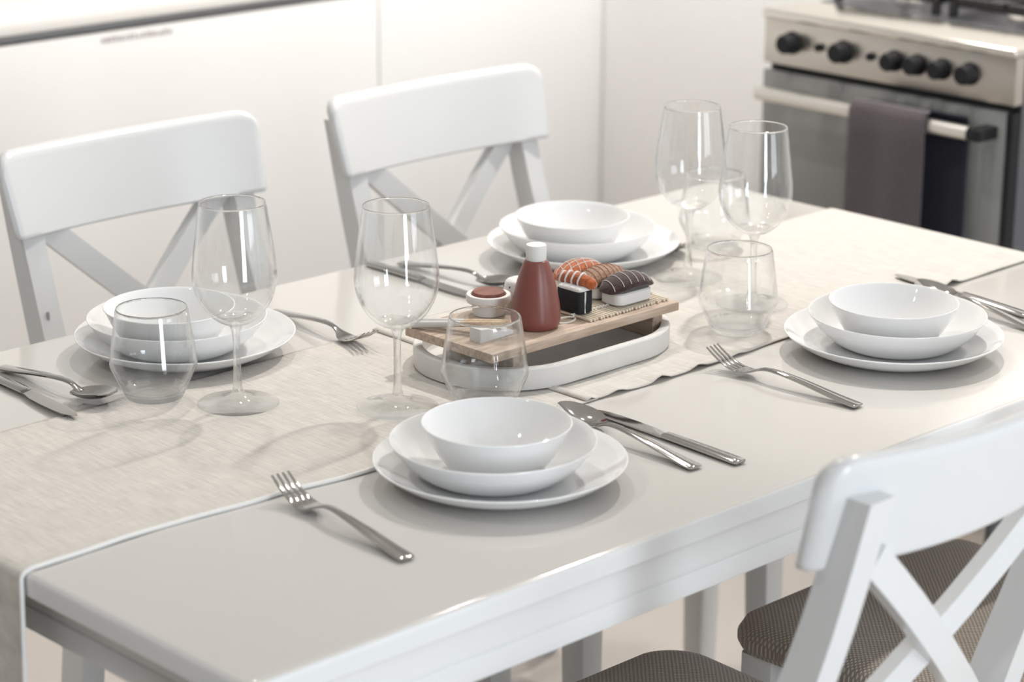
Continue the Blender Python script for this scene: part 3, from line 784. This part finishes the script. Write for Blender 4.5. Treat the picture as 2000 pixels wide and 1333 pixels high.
# nigiri
def felt_block(bm, hx, hy, h, bulge=0):
    rings = []
    for t in range(9):
        s = t / 8; a = s * PI
        k = math.sin(a) ** .45 if 0 < t < 8 else .35
        rings.append(rrect(0, 0, hx * (.55 + .45 * k), hy * (.45 + .55 * k), hy * (.45 + .55 * k) * .75, h * (.5 - .5 * math.cos(a)), 6))
    loft(bm, rings)
def nigiri(x, y, m, lab, line_m, nlines, cross=False, rz=0):
    root = empty('nigiri', (x, y, MZ), math.radians(rz)); tag(root, lab, 'toy sushi', 'toy nigiri on the mat')
    bm = new_bm(); loft(bm, [rrect(0, 0, .0285 + a, .0165 + a, .010, z, 6) for a, z in ((-.0015, 0), (0, .0015), (0, .0125), (-.0015, .014))]); obj('rice_block', bm, MT['whitewood'], root)['label'] = 'white wooden rice block'
    bm = new_bm()
    NU, NW = 22, 12; rings = []
    for i in range(NU + 1):
        u = -1 + 2 * i / NU; prof_ = (1 - abs(u) ** 2.6) ** .5 if abs(u) < 1 else 0
        prof_ = max(prof_, .12); xc = u * .0350
        wy = .0195 * (.35 + .65 * prof_); hz = .0118 * prof_; zc = .0185 - .0035 * u * u + .0025 * (1 - u * u)
        rings.append([Vector((xc, wy * math.cos(2 * PI * k / NW), zc + hz * (math.sin(2 * PI * k / NW) if math.sin(2 * PI * k / NW) > 0 else .55 * math.sin(2 * PI * k / NW)))) for k in range(NW)])
    loft(bm, rings); tp = obj('felt_topping', bm, m, root, 80)
    def surf(u, v, off=.0003):
        prof_ = max((1 - min(1, abs(u)) ** 2.6) ** .5, .12); wy = .0195 * (.35 + .65 * prof_); hz = .0118 * prof_; zc = .0185 - .0035 * u * u + .0025 * (1 - u * u)
        return Vector((u * .0350, (wy + off) * math.cos(v), zc + (hz + off) * math.sin(v)))
    for k in range(nlines):
        u0 = -.78 + 1.5 * k / (nlines - 1); bm = new_bm()
        tube(bm, [surf(max(-.97, min(.97, u0 + (.13 * math.cos(v) if not cross else .28 * math.cos(v)))), v) for v in [(.12 + .76 * q / 14) * PI for q in range(15)]], .00042, 4); obj('stitch', bm, line_m, root)
    if cross:
        for v in (.35 * PI, .5 * PI, .65 * PI):
            bm = new_bm(); tube(bm, [surf(-.93 + 1.86 * q / 20, v) for q in range(21)], .0004, 4); obj('stitch', bm, line_m, root)
    return root
nigiri(.8635, .4155, MT['tuna'], 'toy nigiri with dark brown felt topping, frontmost on the mat', MT['thread'], 6)
nigiri(.8640, .4530, MT['tan'], 'toy nigiri with tan felt topping between brown and orange ones', MT['tan2'], 9)
nigiri(.8620, .4890, MT['salmon'], 'toy nigiri with bright orange stitched felt topping, rearmost', MT['thread'], 6, True)

# maki with shrimp
mk = empty('maki', (.7925, .4275, MZ)); tag(mk, 'black wrapped toy roll topped with an orange shrimp, beside the bottle', 'toy sushi')
bm = new_bm(); loft(bm, [rrect(0, 0, .0112 - a, .0190 - a, .005, z, 4) for a, z in ((.001, 0), (0, .001), (0, .0245), (.001, .0255))]); obj('nori_wrap', bm, MT['nori'], mk, 50)['label'] = 'black felt seaweed wrap'
bm = new_bm(); loft(bm, [rrect(0, 0, .0104 - a, .0180 - a, .005, z, 4) for a, z in ((0, .025), (0, .0275), (.002, .0290), (.0045, .0296))]); obj('rice_top', bm, MT['rice'], mk, 60)
bm = new_bm(); tube(bm, [(-.0030, -.0192, .001), (-.0032, -.0195, .015), (-.0028, -.0192, .025)], .0011, 5); obj('wrap_seam', bm, MT['rice'], mk)['label'] = 'white seam line'
bm = new_bm(); pa = [Vector((.0075 - .004 * t, -.0245 + .055 * t, .0315 + .003 * math.sin(t * PI))) for t in [k / 12 for k in range(13)]]
tube(bm, pa, [.0040, .0066, .0076, .0078, .0078, .0077, .0076, .0075, .0073, .0070, .0064, .0055, .0032], 14); obj('shrimp', bm, MT['salmon'], mk, 80)['label'] = 'orange felt shrimp'
for k in (4, 6, 8, 10):
    p = pa[k]; r_ = (.0078, .0076, .0073, .0064)[(k - 4) // 2] + .0004; bm = new_bm()
    tube(bm, [p + Vector((r_ * math.cos(a), .0012 * math.sin(a * 2), r_ * math.sin(a))) for a in [-.25 * PI + 1.5 * PI * q / 16 for q in range(17)]], .0011, 6); obj('shrimp_band', bm, MT['rice'], mk)['label'] = 'white felt band'

# white roll behind the bottle
wr = empty('rice_roll', (.7700, .4900, Bt)); tag(wr, 'white felt toy roll with black specks, mostly hidden behind the bottle', 'toy sushi')
bm = new_bm(); lathe(bm, [(0, 0), (.0165, 0)] + spl([(.0175, .002), (.0195, .010), (.0195, .022), (.0175, .030), (.013, .0325)], 3) + [(0, .0325)], 32); obj('roll_body', bm, MT['rice'], wr, 60)
rr = random.Random(2)
for k in range(24):
    a = rr.uniform(0, 2 * PI); z = rr.uniform(.006, .026); p = Vector((.0193 * math.cos(a), .0193 * math.sin(a), z)); bm = new_bm()
    tube(bm, [p - Vector((0, 0, .0009)), p + Vector((0, 0, .0009))], .0007, 5); obj('sesame_speck', bm, MT['nori'], wr)
